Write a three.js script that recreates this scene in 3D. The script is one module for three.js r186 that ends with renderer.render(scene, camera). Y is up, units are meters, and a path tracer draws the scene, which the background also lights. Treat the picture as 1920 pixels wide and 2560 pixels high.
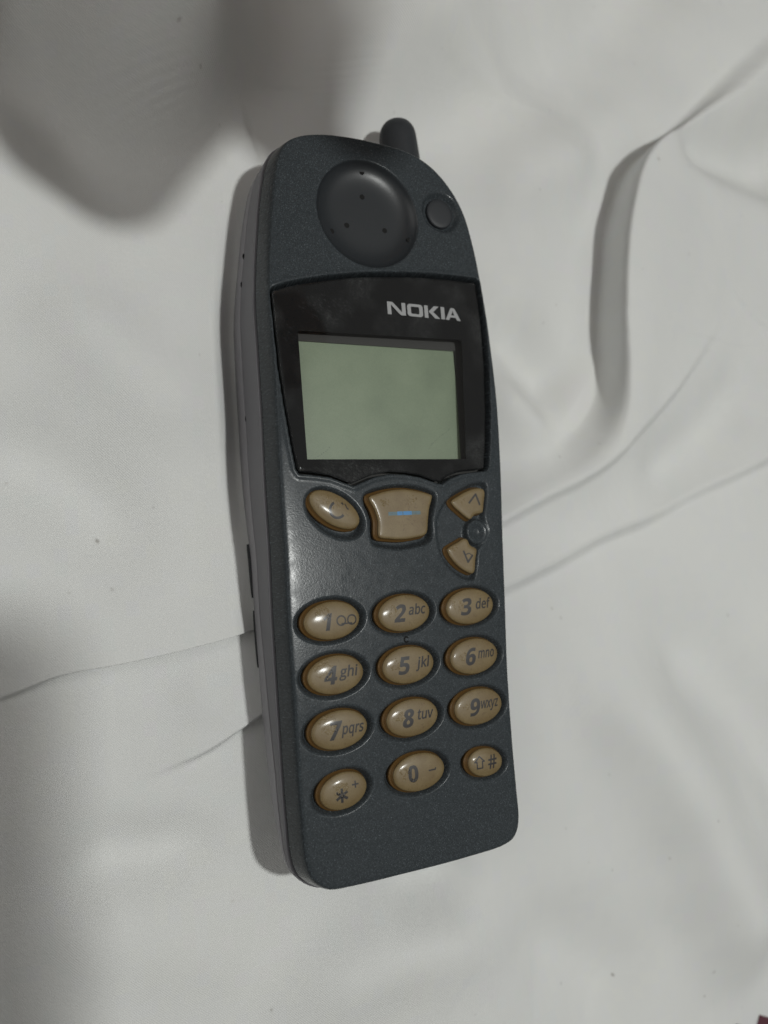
import * as THREE from 'three';
import { mergeGeometries, mergeVertices } from 'three/addons/utils/BufferGeometryUtils.js';
import { RoundedBoxGeometry } from 'three/addons/geometries/RoundedBoxGeometry.js';
import { MarchingCubes } from 'three/addons/objects/MarchingCubes.js';
import { RectAreaLightUniformsLib } from 'three/addons/lights/RectAreaLightUniformsLib.js';

// Lengths below are millimetres in the phone's own frame: X to its right, Y towards its antenna, Z out of its face.
// World: x = X, y = Z + BED, z = -Y, in metres. World y = 0 is the mean level of the sheet beside the phone.
const BED = 16.5, MM = 0.001;
const W = (X, Y, Z) => new THREE.Vector3(X * MM, (Z + BED) * MM, -Y * MM);
const dirW = (X, Y, Z) => new THREE.Vector3(X, Z, -Y).normalize();

// ---------------------------------------------------------------- camera, light, exposure
const scene = new THREE.Scene();
const camera = new THREE.PerspectiveCamera(67.38, 768 / 1024, 0.004, 20);
camera.position.copy(W(-58.71, -8.83, 117.02));
camera.up.copy(dirW(0.03324, 0.99373, 0.1068));
camera.lookAt(camera.position.clone().add(dirW(0.43222, 0.08205, -0.89803)));
camera.focus = 0.128; camera.userData.fStop = 12.5;
scene.add(camera);

const renderer = new THREE.WebGLRenderer({ antialias: true });
renderer.toneMapping = THREE.LinearToneMapping;
renderer.toneMappingExposure = 1;
renderer.shadowMap.enabled = true;
RectAreaLightUniformsLib.init();

scene.background = new THREE.Color().setRGB(0.099, 0.097, 0.092);     // the dim room all round
const LAMP = W(135, 0, 650);
const lamp = new THREE.PointLight(new THREE.Color().setRGB(0.985, 1.0, 0.97), 0.66, 0, 2);
lamp.position.copy(LAMP); lamp.castShadow = true; lamp.shadow.radius = 1.05;
lamp.shadow.mapSize.set(2048, 2048); lamp.shadow.camera.near = 0.1; lamp.shadow.camera.far = 2; lamp.shadow.bias = -0.0003;
scene.add(lamp);
const ceiling = new THREE.RectAreaLight(new THREE.Color().setRGB(1.0, 0.975, 0.93), 0.21, 3.2, 3.2);   // the ceiling the bulb lights
ceiling.position.set(0, 2.1, 0); ceiling.lookAt(0, 0, 0); scene.add(ceiling);
const leftFill = new THREE.RectAreaLight(new THREE.Color().setRGB(1.0, 0.985, 0.95), 1.12, 1.0, 1.0);   // added soft fill from the left, no window stands there
leftFill.position.set(-1.35, 1.15, -0.5); leftFill.lookAt(0, 0, 0); scene.add(leftFill);

// ---------------------------------------------------------------- helpers
let seed = 7;
const rnd = () => { seed = (seed * 1664525 + 1013904223) >>> 0; return seed / 4294967296; };
const clamp = (v, a, b) => Math.max(a, Math.min(b, v));
const sst = (a, b, x) => { const t = clamp((x - a) / (b - a), 0, 1); return t * t * (3 - 2 * t); };
const gauss = (v) => Math.exp(-v * v);
const lerp = (a, b, t) => a + (b - a) * t;
function table(pairs) {                                                // piecewise smooth function from [x, y] pairs
  return (x) => {
    if (x <= pairs[0][0]) return pairs[0][1];
    for (let i = 1; i < pairs.length; i++) if (x <= pairs[i][0]) {
      const a = pairs[i - 1], b = pairs[i], t = (x - a[0]) / (b[0] - a[0]);
      return lerp(a[1], b[1], t);
    }
    return pairs[pairs.length - 1][1];
  };
}
function hash2(i, j, k = 0) { let h = (i * 374761393 + j * 668265263 + k * 2147483647) | 0; h = Math.imul(h ^ (h >>> 13), 1274126177); return ((h ^ (h >>> 16)) >>> 0) / 4294967296; }
function vnoise(x, y, k = 0) {
  const i = Math.floor(x), j = Math.floor(y), u = x - i, v = y - j, a = u * u * (3 - 2 * u), b = v * v * (3 - 2 * v);
  return lerp(lerp(hash2(i, j, k), hash2(i + 1, j, k), a), lerp(hash2(i, j + 1, k), hash2(i + 1, j + 1, k), a), b);
}
const fbm = (x, y, k = 0, n = 4) => { let s = 0, a = 0.5, t = 0; for (let o = 0; o < n; o++) { s += a * vnoise(x, y, k + o); t += a; a *= 0.5; x = x * 2.03 + 3.1; y = y * 2.03 + 1.7; } return s / t; };
function smoothClosed(pts, n) {
  const c = new THREE.CatmullRomCurve3(pts.map(([x, y]) => new THREE.Vector3(x, y, 0)), true, 'centripetal');
  return c.getSpacedPoints(n).slice(0, n).map((p) => [p.x, p.y]);
}
function polySD(poly) {                                                // signed distance, negative inside, with nearest point
  let x0 = 1e9, x1 = -1e9, y0 = 1e9, y1 = -1e9;
  for (const [x, y] of poly) { x0 = Math.min(x0, x); x1 = Math.max(x1, x); y0 = Math.min(y0, y); y1 = Math.max(y1, y); }
  const f = (x, y, near) => {
    const bx = Math.max(x0 - x, 0, x - x1), by = Math.max(y0 - y, 0, y - y1), bd = Math.hypot(bx, by);
    if (!near && bd > 3) return bd;
    let best = 1e18, inside = false, nx = 0, ny = 0;
    for (let i = 0, j = poly.length - 1; i < poly.length; j = i++) {
      const ax = poly[j][0], ay = poly[j][1], ex = poly[i][0] - ax, ey = poly[i][1] - ay;
      const t = clamp(((x - ax) * ex + (y - ay) * ey) / (ex * ex + ey * ey || 1), 0, 1);
      const px = ax + ex * t, py = ay + ey * t, d = (x - px) ** 2 + (y - py) ** 2;
      if (d < best) { best = d; nx = px; ny = py; }
      if ((poly[i][1] > y) !== (ay > y) && x < ax + (ex * (y - ay)) / ey) inside = !inside;
    }
    if (near) { near[0] = nx; near[1] = ny; }
    return inside ? -Math.sqrt(best) : Math.sqrt(best);
  };
  return f;
}
function ellipseSD(cx, cy, a, b, ang = 0) {
  const c = Math.cos(ang), s = Math.sin(ang);
  return (x, y) => {
    const u = (x - cx) * c + (y - cy) * s, v = -(x - cx) * s + (y - cy) * c, k = Math.hypot(u / a, v / b);
    if (k < 1e-6) return -Math.min(a, b);
    return (k * (k - 1)) / Math.hypot(u / (a * a), v / (b * b));
  };
}
function ellipsePts(cx, cy, a, b, ang = 0, n = 72) {
  return Array.from({ length: n }, (_, i) => { const t = (i / n) * Math.PI * 2, u = a * Math.cos(t), v = b * Math.sin(t); return [cx + u * Math.cos(ang) - v * Math.sin(ang), cy + u * Math.sin(ang) + v * Math.cos(ang)]; });
}
function geo(pos, idx, uv) {
  const g = new THREE.BufferGeometry();
  g.setAttribute('position', new THREE.Float32BufferAttribute(pos, 3));
  if (uv) g.setAttribute('uv', new THREE.Float32BufferAttribute(uv, 2));
  g.setIndex(idx); g.computeVertexNormals();
  return g;
}
// rings of one contour: every ring is [list of X,Y], z or z(x,y); last ring may close to a point
function loft(rings, closeLast, uvOf) {
  const pos = [], idx = [], uv = [], n = rings[0].pts.length;
  for (const r of rings) r.pts.forEach(([x, y]) => { const z = typeof r.z === 'function' ? r.z(x, y) : r.z; pos.push(x * MM, y * MM, z * MM); uv.push(...(uvOf ? uvOf(x, y, z) : [x * MM, y * MM])); });
  for (let k = 0; k + 1 < rings.length; k++) for (let i = 0; i < n; i++) {
    const a = k * n + i, b = k * n + ((i + 1) % n), c = a + n, d = b + n;
    idx.push(a, b, d, a, d, c);
  }
  if (closeLast) {
    const r = rings[rings.length - 1]; let cx = 0, cy = 0; r.pts.forEach(([x, y]) => { cx += x / n; cy += y / n; });
    const z = closeLast === true ? (typeof r.z === 'function' ? r.z(cx, cy) : r.z) : closeLast.z;
    const c = pos.length / 3; pos.push(cx * MM, cy * MM, z * MM); uv.push(...(uvOf ? uvOf(cx, cy, z) : [cx * MM, cy * MM]));
    const o = (rings.length - 1) * n;
    for (let i = 0; i < n; i++) idx.push(o + i, o + ((i + 1) % n), c);
  }
  return geo(pos, idx, uv);
}
function normalsOf(pts) {                                              // inward unit normals of a counter-clockwise contour
  const n = pts.length;
  return pts.map((_, i) => { const a = pts[(i + n - 1) % n], b = pts[(i + 1) % n], dx = b[0] - a[0], dy = b[1] - a[1], l = Math.hypot(dx, dy) || 1; return [-dy / l, dx / l]; });
}
const area = (p) => p.reduce((s, [x, y], i) => { const q = p[(i + 1) % p.length]; return s + x * q[1] - q[0] * y; }, 0);
const ccw = (p) => (area(p) < 0 ? p.slice().reverse() : p);
const inset = (pts, nr, d) => pts.map(([x, y], i) => [x + nr[i][0] * d, y + nr[i][1] * d]);
const scaled = (pts, s) => { let cx = 0, cy = 0; pts.forEach(([x, y]) => { cx += x / pts.length; cy += y / pts.length; }); return pts.map(([x, y]) => [cx + (x - cx) * s, cy + (y - cy) * s]); };
const names = {};
const numbered = (n) => { const k = names[n] ?? 0; names[n] = k + 1; return k ? `${n}_${String(k).padStart(3, '0')}` : n; };
function part(name, g, m, parent, label) {
  const o = new THREE.Mesh(g, m); o.name = name; o.castShadow = o.receiveShadow = true; parent.add(o);
  if (label) o.userData.label = label;
  return o;
}
function dataTex(w, h, fn, srgb, rep) {
  const d = new Uint8Array(w * h * 4);
  for (let j = 0; j < h; j++) for (let i = 0; i < w; i++) { const c = fn(i, j), o = (j * w + i) * 4; for (let k = 0; k < 3; k++) d[o + k] = clamp(Math.round((c.length ? c[k] : c) * 255), 0, 255); d[o + 3] = 255; }
  const t = new THREE.DataTexture(d, w, h); t.magFilter = THREE.LinearFilter; t.minFilter = THREE.LinearMipmapLinearFilter; t.generateMipmaps = true;
  t.wrapS = t.wrapT = THREE.RepeatWrapping; if (srgb) t.colorSpace = THREE.SRGBColorSpace; if (rep) t.repeat.set(rep[0], rep[1]);
  t.needsUpdate = true; return t;
}

// ---------------------------------------------------------------- contours of the phone
const OUT = ccw(smoothClosed([
  [-21.10, -52.20], [-20.30, -54.90], [-18.69, -56.70], [-16.64, -57.80], [-14.10, -58.10], [-0.90, -58.40], [8.00, -58.40], [16.10, -58.00], [18.60, -57.10], [19.90, -55.40], [20.50, -53.00], [20.50, -48.20],
  [20.50, -40.00], [20.80, -27.80], [21.60, -15.30], [22.40, -2.60], [23.30, 10.30], [23.70, 22.70], [23.30, 33.30], [22.40, 44.10], [21.80, 49.50], [20.10, 57.40], [17.90, 61.80], [14.30, 65.80],
  [10.50, 68.00], [6.70, 69.00], [1.10, 69.40], [-4.30, 69.40], [-8.70, 69.00], [-13.00, 67.90], [-15.82, 66.20], [-17.46, 63.60], [-18.44, 60.00], [-19.30, 55.40], [-20.00, 49.90], [-20.70, 43.60],
  [-21.10, 37.50], [-21.10, 31.40], [-21.10, 25.40], [-21.10, 19.40], [-21.20, 13.40], [-21.30, 7.60], [-21.30, 1.70], [-21.30, -4.50], [-21.50, -13.50], [-21.50, -22.60], [-21.50, -31.50], [-21.50, -40.20],
  [-21.40, -46.00]], 300));
const OUTN = normalsOf(OUT), outSD = polySD(OUT);
const seamZ = table([[-58, -6.5], [-51, -6.7], [-46, -7.5], [-40, -7.7], [-31.6, -9.0], [-22.7, -10.0], [-13.5, -11.0], [-4, -11.6], [2.3, -12.5], [14.6, -13.6], [27, -13.9], [39, -13.3], [45, -12.7], [54, -11.5], [70, -10.5]]);
const sideZ = table([[-58, -8.1], [-51.5, -9.1], [-47, -11.1], [-41, -12.4], [-32, -13.9], [-23, -14.4], [-13.6, -15.0], [-4, -15.9], [3, -17.6], [9, -18.6], [15.8, -19.4], [28, -19.4], [35, -19.0], [41, -18.5], [47, -17.2], [56, -16.0], [70, -14.5]]);
const backZ = (y) => sideZ(y) - 2.4;

const rowY = [-15.43, -24.13, -32.83];
const WINDOW = ccw([[-19.6, 39.5], [-17.1, 40.5], [-14.5, 41.3], [-9.0, 42.6], [-3.4, 43.6], [2.5, 44.3], [8.5, 44.8], [14.8, 45.0], [20.3, 44.9], [20.9, 44.3], [21.3, 40.8], [21.45, 36.4], [21.4, 27.9], [20.8, 19.4], [20.1, 13.8], [19.3, 9.3], [18.7, 8.75],
  [16.3, 8.6], [13.7, 8.3], [11.2, 7.5], [9.4, 6.5], [8.1, 6.8], [5.2, 7.8], [2.3, 8.3], [-0.6, 8.45], [-3.5, 8.0], [-7.6, 6.5], [-9.0, 7.0], [-11.6, 8.0], [-14.2, 8.4], [-17.0, 8.65], [-17.5, 9.4], [-18.1, 13.6], [-18.8, 19.7], [-19.4, 25.9], [-19.7, 33.4], [-19.9, 38.9]]);
const windowSD = polySD(WINDOW);
const NAVI = ccw(smoothClosed([[-5.0, 4.5], [-3.6, 5.0], [-1.9, 5.4], [1.2, 5.7], [4.2, 5.35], [6.0, 4.9], [7.2, 4.45], [7.1, 3.9], [6.45, 2.2], [6.0, 0.1], [5.6, -1.9], [5.2, -2.35], [3.0, -2.8], [0.7, -2.95], [-1.8, -2.75], [-3.7, -2.35], [-3.85, -1.8], [-3.7, 0.4], [-4.2, 2.4], [-5.0, 4.0]], 96));
const naviWellSD = polySD(ccw(smoothClosed([[-5.9, 4.8], [-2.4, 6.1], [1.3, 6.4], [4.3, 6.1], [7.7, 4.8], [7.9, 3.9], [6.8, 0.1], [6.5, -3.0], [5.4, -3.9], [3.6, -4.3], [-0.0, -4.6], [-3.2, -4.1], [-4.9, -3.4], [-5.3, 0.5]], 96)));
const ARROW_UP = ccw(smoothClosed([[10.9, 3.2], [12.6, 4.3], [14.2, 5.0], [15.9, 5.5], [17.6, 5.45], [18.1, 5.0], [17.7, 2.6], [17.35, 1.2], [16.9, 1.0], [15.6, 0.75], [14.7, 0.0], [14.3, 0.0], [12.8, 1.1]], 84));
const ARROW_DOWN = ccw(smoothClosed([[9.35, -5.1], [9.9, -4.7], [11.5, -4.0], [13.0, -3.4], [13.6, -3.6], [14.1, -4.6], [15.2, -5.25], [15.4, -5.6], [15.0, -7.1], [14.5, -9.4], [14.0, -9.7], [12.5, -9.1], [10.9, -7.9], [9.6, -6.2]], 84));
const arrowWellSD = polySD(ccw(smoothClosed([[18.4, 6.3], [16.5, 6.5], [13.9, 5.7], [11.2, 4.4], [8.9, 2.2], [7.8, -0.1], [7.6, -2.6], [8.0, -5.7], [9.5, -8.3], [11.8, -10.2], [14.1, -10.8], [14.8, -9.4], [15.8, -5.4], [17.2, -4.0], [18.1, -2.3], [17.6, -0.4], [17.6, 0.6], [18.4, 3.7]], 110)));
const CKEY = { cx: -11.3, cy: 2.55, a: 4.85, b: 2.5, ang: -0.55 };
const cWellSD = ellipseSD(-11.3, 1.9, 5.75, 3.65, -0.6);
const DIGITS = [];
[['1', '2', '3'], ['4', '5', '6'], ['7', '8', '9']].forEach((r, j) => r.forEach((c, i) => DIGITS.push({ c, x: (i - 1) * 13.02 - (i === 0 ? 0.15 : 0), y: rowY[j], a: 4.87, b: 3.05, ang: 0.03 })));
DIGITS.push({ c: '*', x: -13.2, y: -42.35, a: 4.05, b: 2.85, ang: 0.12 }, { c: '0', x: 0.45, y: -41.85, a: 4.85, b: 3.05, ang: 0.02 }, { c: '#', x: 13.45, y: -42.45, a: 3.5, b: 2.4, ang: -0.12 });
const wells = DIGITS.map((k) => ({ x: k.x, y: k.y, sd: ellipseSD(k.x - 0.25, k.y, k.a + 1.3, k.b + 0.62, k.ang) }));
const HOLES = [[-1.0, 63.0], [-1.1, 58.6], [-4.5, 52.9], [2.9, 52.9], [-7.6, 51.3], [7.3, 51.3]];
const DISH = { x: -0.9, y: 54.7, r: 9.9 };
const BTN = { x: 13.95, y: 57.0 };
const btnSD = ellipseSD(BTN.x, BTN.y, 3.95, 3.75);

const bevel = (d) => { const q = 0.9 - d; return 2.5 * (q + Math.sqrt(q * q + 0.035)) - 2.5 * (-2.5 + Math.sqrt(6.25 + 0.035)); };   // near-upright edge with a rounded brow
// height of the front cover over its plane
function coverZ(x, y, d) {                                             // d = depth inside the outline
  let z = -0.00004 * x * x;
  if (d < 3.4) z -= bevel(d);
  if (y > 40) {
    const r = Math.hypot(x - DISH.x, y - DISH.y), q = r / DISH.r;
    if (q < 1.08) { const bowl = -1.8 * (1 - q ** 7), k = sst(1.05, 0.95, q); z += Math.min(0, bowl) * k; }
    const s = btnSD(x, y); if (s < 1) z -= 0.95 * sst(0.25, -0.85, s);
  }
  if (y > 4 && y < 47) { const s = windowSD(x, y); if (s < 1.4) { z += 0.16 * gauss((s - 0.45) / 0.4); z -= 3.8 * sst(0.12, -0.3, s); } }
  if (y < 10 && y > -14) {
    let s = cWellSD(x, y); if (s < 1) z -= 1.5 * sst(0.2, -1.0, s);
    s = naviWellSD(x, y); if (s < 1) z -= 1.6 * sst(0.2, -0.75, s);
    s = arrowWellSD(x, y);
    if (s < 1) {
      const w = sst(0.25, -0.55, s), r = Math.hypot(x - 15.8, y + 2.35);
      const post = sst(2.5, 2.05, r) * (1 - 0.5 * sst(1.9, 0.4, r));
      z -= 1.05 * w * (1 - post);
    }
  }
  if (y < -8) for (const k of wells) if (Math.abs(x - k.x) < 8 && Math.abs(y - k.y) < 6) { const s = k.sd(x, y); if (s < 1) z -= 1.55 * sst(0.22, -0.95, s); }
  return z;
}
function buildCover() {
  const h = 0.19, x0 = -24, y0 = -60, nx = Math.ceil(49 / h), ny = Math.ceil(131 / h), D = new Float32Array(nx * ny), pos = [], uv = [], map = new Int32Array(nx * ny).fill(-1), near = [0, 0];
  const P = new Float32Array(nx * ny * 2);
  for (let j = 0; j < ny; j++) for (let i = 0; i < nx; i++) {
    const x = x0 + i * h, y = y0 + j * h, k = j * nx + i; let d = -outSD(x, y, near); D[k] = d; P[2 * k] = x; P[2 * k + 1] = y;
    if (d < 0) { P[2 * k] = near[0]; P[2 * k + 1] = near[1]; }
  }
  const vert = (k) => { if (map[k] < 0) { const x = P[2 * k], y = P[2 * k + 1]; map[k] = pos.length / 3; pos.push(x * MM, y * MM, coverZ(x, y, Math.max(0, D[k])) * MM); uv.push(x * MM, y * MM); } return map[k]; };
  const idx = [], bowl = [];
  for (let j = 0; j + 1 < ny; j++) for (let i = 0; i + 1 < nx; i++) {
    const a = j * nx + i, b = a + 1, c = a + nx, d = c + 1;
    if (Math.max(D[a], D[b], D[c], D[d]) <= 0) continue;
    const cx = x0 + (i + 0.5) * h, cy = y0 + (j + 0.5) * h;
    if (cx > -19 && cx < 20.5 && cy > 10 && cy < 40 && windowSD(cx, cy) < -0.9) continue;       // open under the window
    if (Math.min(D[a], D[b], D[c], D[d]) < -h * 1.5) continue;
    (Math.hypot(cx - DISH.x, cy - DISH.y) < DISH.r * 0.985 ? bowl : idx).push(vert(a), vert(b), vert(d), vert(a), vert(d), vert(c));
  }
  const all = geo(pos, idx.concat(bowl), uv), face = all.clone().setIndex(idx), hollow = all.clone().setIndex(bowl);   // one set of normals, two parts
  const edgeZ = (x, y) => -0.00004 * x * x - bevel(0);
  const skirt = loft([{ pts: inset(OUT, OUTN, 0.5), z: (x, y) => edgeZ(x, y) - 0.6 }, { pts: inset(OUT, OUTN, 0.06), z: (x, y) => edgeZ(x, y) - 0.55 }, { pts: inset(OUT, OUTN, 0), z: (x, y) => edgeZ(x, y) - 0.4 }, { pts: OUT, z: (x, y) => edgeZ(x, y) + 0.02 }]);
  return [mergeGeometries([face, skirt]), hollow];
}

// ---------------------------------------------------------------- materials
const S = THREE.SRGBColorSpace;
const flake = dataTex(512, 512, (i, j) => {
  const f = hash2(i >> 1, j >> 1, 9), g = hash2(i >> 1, j >> 1, 5);
  const k = f > 0.982 ? 0.4 + 0.5 * g : f > 0.66 ? 0.36 * g : 0;
  const b = 0.232 + 0.09 * (hash2(i, j, 2) - 0.5);
  return [b * 0.93 + 0.21 * k, b * 1.01 + 0.22 * k, b * 1.06 + 0.23 * k];
}, true, [1 / 0.028, 1 / 0.028]);
const peel = dataTex(512, 512, (i, j) => 0.5 + 0.5 * (fbm(i / 3.1, j / 3.1, 21, 3) - 0.5) , false, [1 / 0.028, 1 / 0.028]);
const wearRough = dataTex(1024, 1024, (i, j) => { const s = fbm(i / 60, j / 60, 31), t = fbm(i / 7, j / 7, 37, 3); return [0, 0.13 + 0.1 * s + 0.12 * t, 0]; }, false, [1 / 0.14, 1 / 0.14]); wearRough.offset.set(0.5, 0.5);
const coverM = new THREE.MeshPhysicalMaterial({ map: flake, bumpMap: peel, bumpScale: 0.000018, roughness: 1, roughnessMap: wearRough, metalness: 0, specularIntensity: 0.3 });
const wornM = new THREE.MeshStandardMaterial({ color: new THREE.Color().setRGB(0.021, 0.0245, 0.028), roughness: 0.36, bumpMap: peel, bumpScale: 0.000012 });   // plastic rubbed bare in the earpiece hollow
const greyPlastic = new THREE.MeshStandardMaterial({ color: new THREE.Color().setRGB(0.15, 0.147, 0.16), roughness: 0.55, bumpMap: peel, bumpScale: 0.00002 });
const backPlastic = new THREE.MeshStandardMaterial({ color: new THREE.Color().setRGB(0.27, 0.262, 0.28), roughness: 0.5, bumpMap: peel, bumpScale: 0.00002 });
const blackRubber = new THREE.MeshStandardMaterial({ color: new THREE.Color().setRGB(0.02, 0.023, 0.027), roughness: 0.55, bumpMap: peel, bumpScale: 0.00003 });
const holeM = new THREE.MeshStandardMaterial({ color: new THREE.Color().setRGB(0.004, 0.004, 0.004), roughness: 0.9 });
const amber = new THREE.MeshPhysicalMaterial({ color: new THREE.Color().setRGB(0.15, 0.08, 0.022), roughness: 0.42, clearcoat: 0.25, clearcoatRoughness: 0.3 });

// ---------------------------------------------------------------- the phone
const phone = new THREE.Group(); phone.name = 'mobile_phone';
phone.userData = { label: 'dark blue-grey candy-bar mobile phone with tan keys lying on the white sheet', category: 'mobile phone' };
const BASE = -21.8;
phone.position.copy(W(0, 0, BASE)); phone.rotation.x = -Math.PI / 2; scene.add(phone);

const lift = (g) => { g.translate(0, 0, -BASE * MM); return g; };
const P = (name, g, m, parent = phone, label) => part(name, parent === phone || parent.userData.flat ? lift(g) : lift(g), m, parent, label);

const [coverG, hollowG] = buildCover();
const cover = P('front_cover', coverG, coverM, phone, 'dark blue-grey speckled front cover');
P('earpiece_hollow', hollowG, wornM, cover, 'darker rubbed round hollow with six small holes');
for (const [x, y] of HOLES) {
  const z = coverZ(x, y, 9), g = new THREE.CylinderGeometry(0.48 * MM, 0.48 * MM, 0.5 * MM, 20); g.rotateX(Math.PI / 2); g.translate(x * MM, y * MM, (z - 0.22) * MM);
  P('earpiece_hole', g, holeM, cover);
}
{ // small moulded mark between keys 2 and 5
  const g = new THREE.TorusGeometry(0.42 * MM, 0.15 * MM, 8, 24, Math.PI * 1.5); g.rotateZ(Math.PI * 0.25); g.translate(0, -19.85 * MM, -0.03 * MM);
  P('moulded_mark', g, holeM, cover);
}
{ // side frame and back
  const r = (d, z) => ({ pts: inset(OUT, OUTN, d), z });
  const fr = [r(1.2, (x, y) => seamZ(y) + 0.2), r(-0.33, (x, y) => seamZ(y) + 0.2), r(-0.45, (x, y) => seamZ(y) + 0.4), r(-0.4, () => -5.6), r(-0.3, () => -5.2), r(1.4, () => -5.0)];
  P('side_frame', loft(fr), greyPlastic, phone, 'grey plastic side frame under the front cover');
  const bk = [];
  const back = (d, f) => ({ pts: inset(OUT, OUTN, d), z: f });
  const R = [[9.5, 2.45], [6.5, 2.4], [4.6, 2.2], [3.0, 1.8], [1.7, 1.15], [0.75, 0.5], [0.1, 0], [-0.35, -0.5]];
  for (const [d, k] of R) bk.push(back(d, (x, y) => sideZ(y) - k));
  bk.push(back(-0.5, (x, y) => lerp(sideZ(y), seamZ(y), 0.5)), back(-0.45, (x, y) => seamZ(y) - 0.3), back(-0.33, (x, y) => seamZ(y) - 0.12), back(1.2, (x, y) => seamZ(y) - 0.12));
  const g = loft(bk);
  // floor of the back: rows across the contour at 9.5 mm inset
  const inner = inset(OUT, OUTN, 9.5), pos = [], idx = [], n = inner.length, m = 8;
  for (let k = 0; k <= m; k++) inner.forEach(([x, y]) => { const yy = y, xx = x * (1 - k / m); pos.push(xx * MM, yy * MM, (sideZ(yy) - 2.45) * MM); });
  for (let k = 0; k < m; k++) for (let i = 0; i < n; i++) { const a = k * n + i, b = k * n + ((i + 1) % n); idx.push(a, a + n, b + n, a, b + n, b); }
  const fl = geo(pos, idx, new Array((pos.length / 3) * 2).fill(0));
  P('back_cover', mergeGeometries([g, fl]), backPlastic, phone, 'lighter grey back cover showing as a thin strip along the side');
  for (const [ya, yb] of [[-1.5, -11.0], [-13.2, -23.0]]) {            // dark slots along the foot of the back cover
    const q = [], ix = [], N = 10;
    for (let i = 0; i <= N; i++) { const y = lerp(ya, yb, i / N), z = sideZ(y) + 0.15, tp = Math.sin((i / N) * Math.PI) ** 0.3; for (const [dx, dz] of [[-21.98, 0.0 * tp], [-21.98, -0.4 * tp], [-21.2, -0.55 * tp], [-21.2, 0.1 * tp]]) q.push(dx * MM, y * MM, (z + dz) * MM); }
    for (let i = 0; i < N; i++) for (let c = 0; c < 4; c++) { const a = i * 4 + c, b = i * 4 + ((c + 1) % 4); ix.push(a, b, b + 4, a, b + 4, a + 4); }
    P('side_slot', geo(q, ix, new Array((q.length / 3) * 2).fill(0)), blackRubber);
  }
  for (const y of [49.6, 44.6, 20.5]) {                                // little nicks in the seam
    const g2 = new THREE.SphereGeometry(0.32 * MM, 12, 8); g2.scale(0.7, 1.7, 0.8); const near = [0, 0]; outSD(-30, y, near); g2.translate((near[0] - 0.35) * MM, y * MM, (seamZ(y) + 0.25) * MM);
    P('seam_nick', g2, holeM);
  }
}
{ // antenna stub behind the top edge
  const pr = [[0, 21.6], [1.2, 21.5], [2.3, 21.0], [3.1, 20.1], [3.55, 18.9], [3.72, 17], [3.95, 12], [4.2, 7], [4.6, 3], [5.2, 0], [5.2, -6]].reverse().map(([r, h]) => new THREE.Vector2(r * MM, h * MM));
  const g = new THREE.LatheGeometry(new THREE.SplineCurve(pr).getPoints(60).map((p) => (p.x < 0 ? p.setX(0) : p)), 48); g.rotateZ(0.03); g.translate(12.1 * MM, 58.4 * MM, -9.8 * MM);
  P('antenna', g, blackRubber, phone, 'short black rubber antenna stub');
}
{ // power button
  const b = P('power_button', loft([[1, -1.1], [1, -0.5], [0.97, -0.3], [0.9, -0.18], [0.7, -0.1], [0.35, -0.08]].map(([s, z]) => ({ pts: ellipsePts(BTN.x, BTN.y, 2.75 * s, 2.85 * s, 0, 56), z: z - 0.15 })), true), blackRubber, phone, 'round black rubber power button');
}

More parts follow.
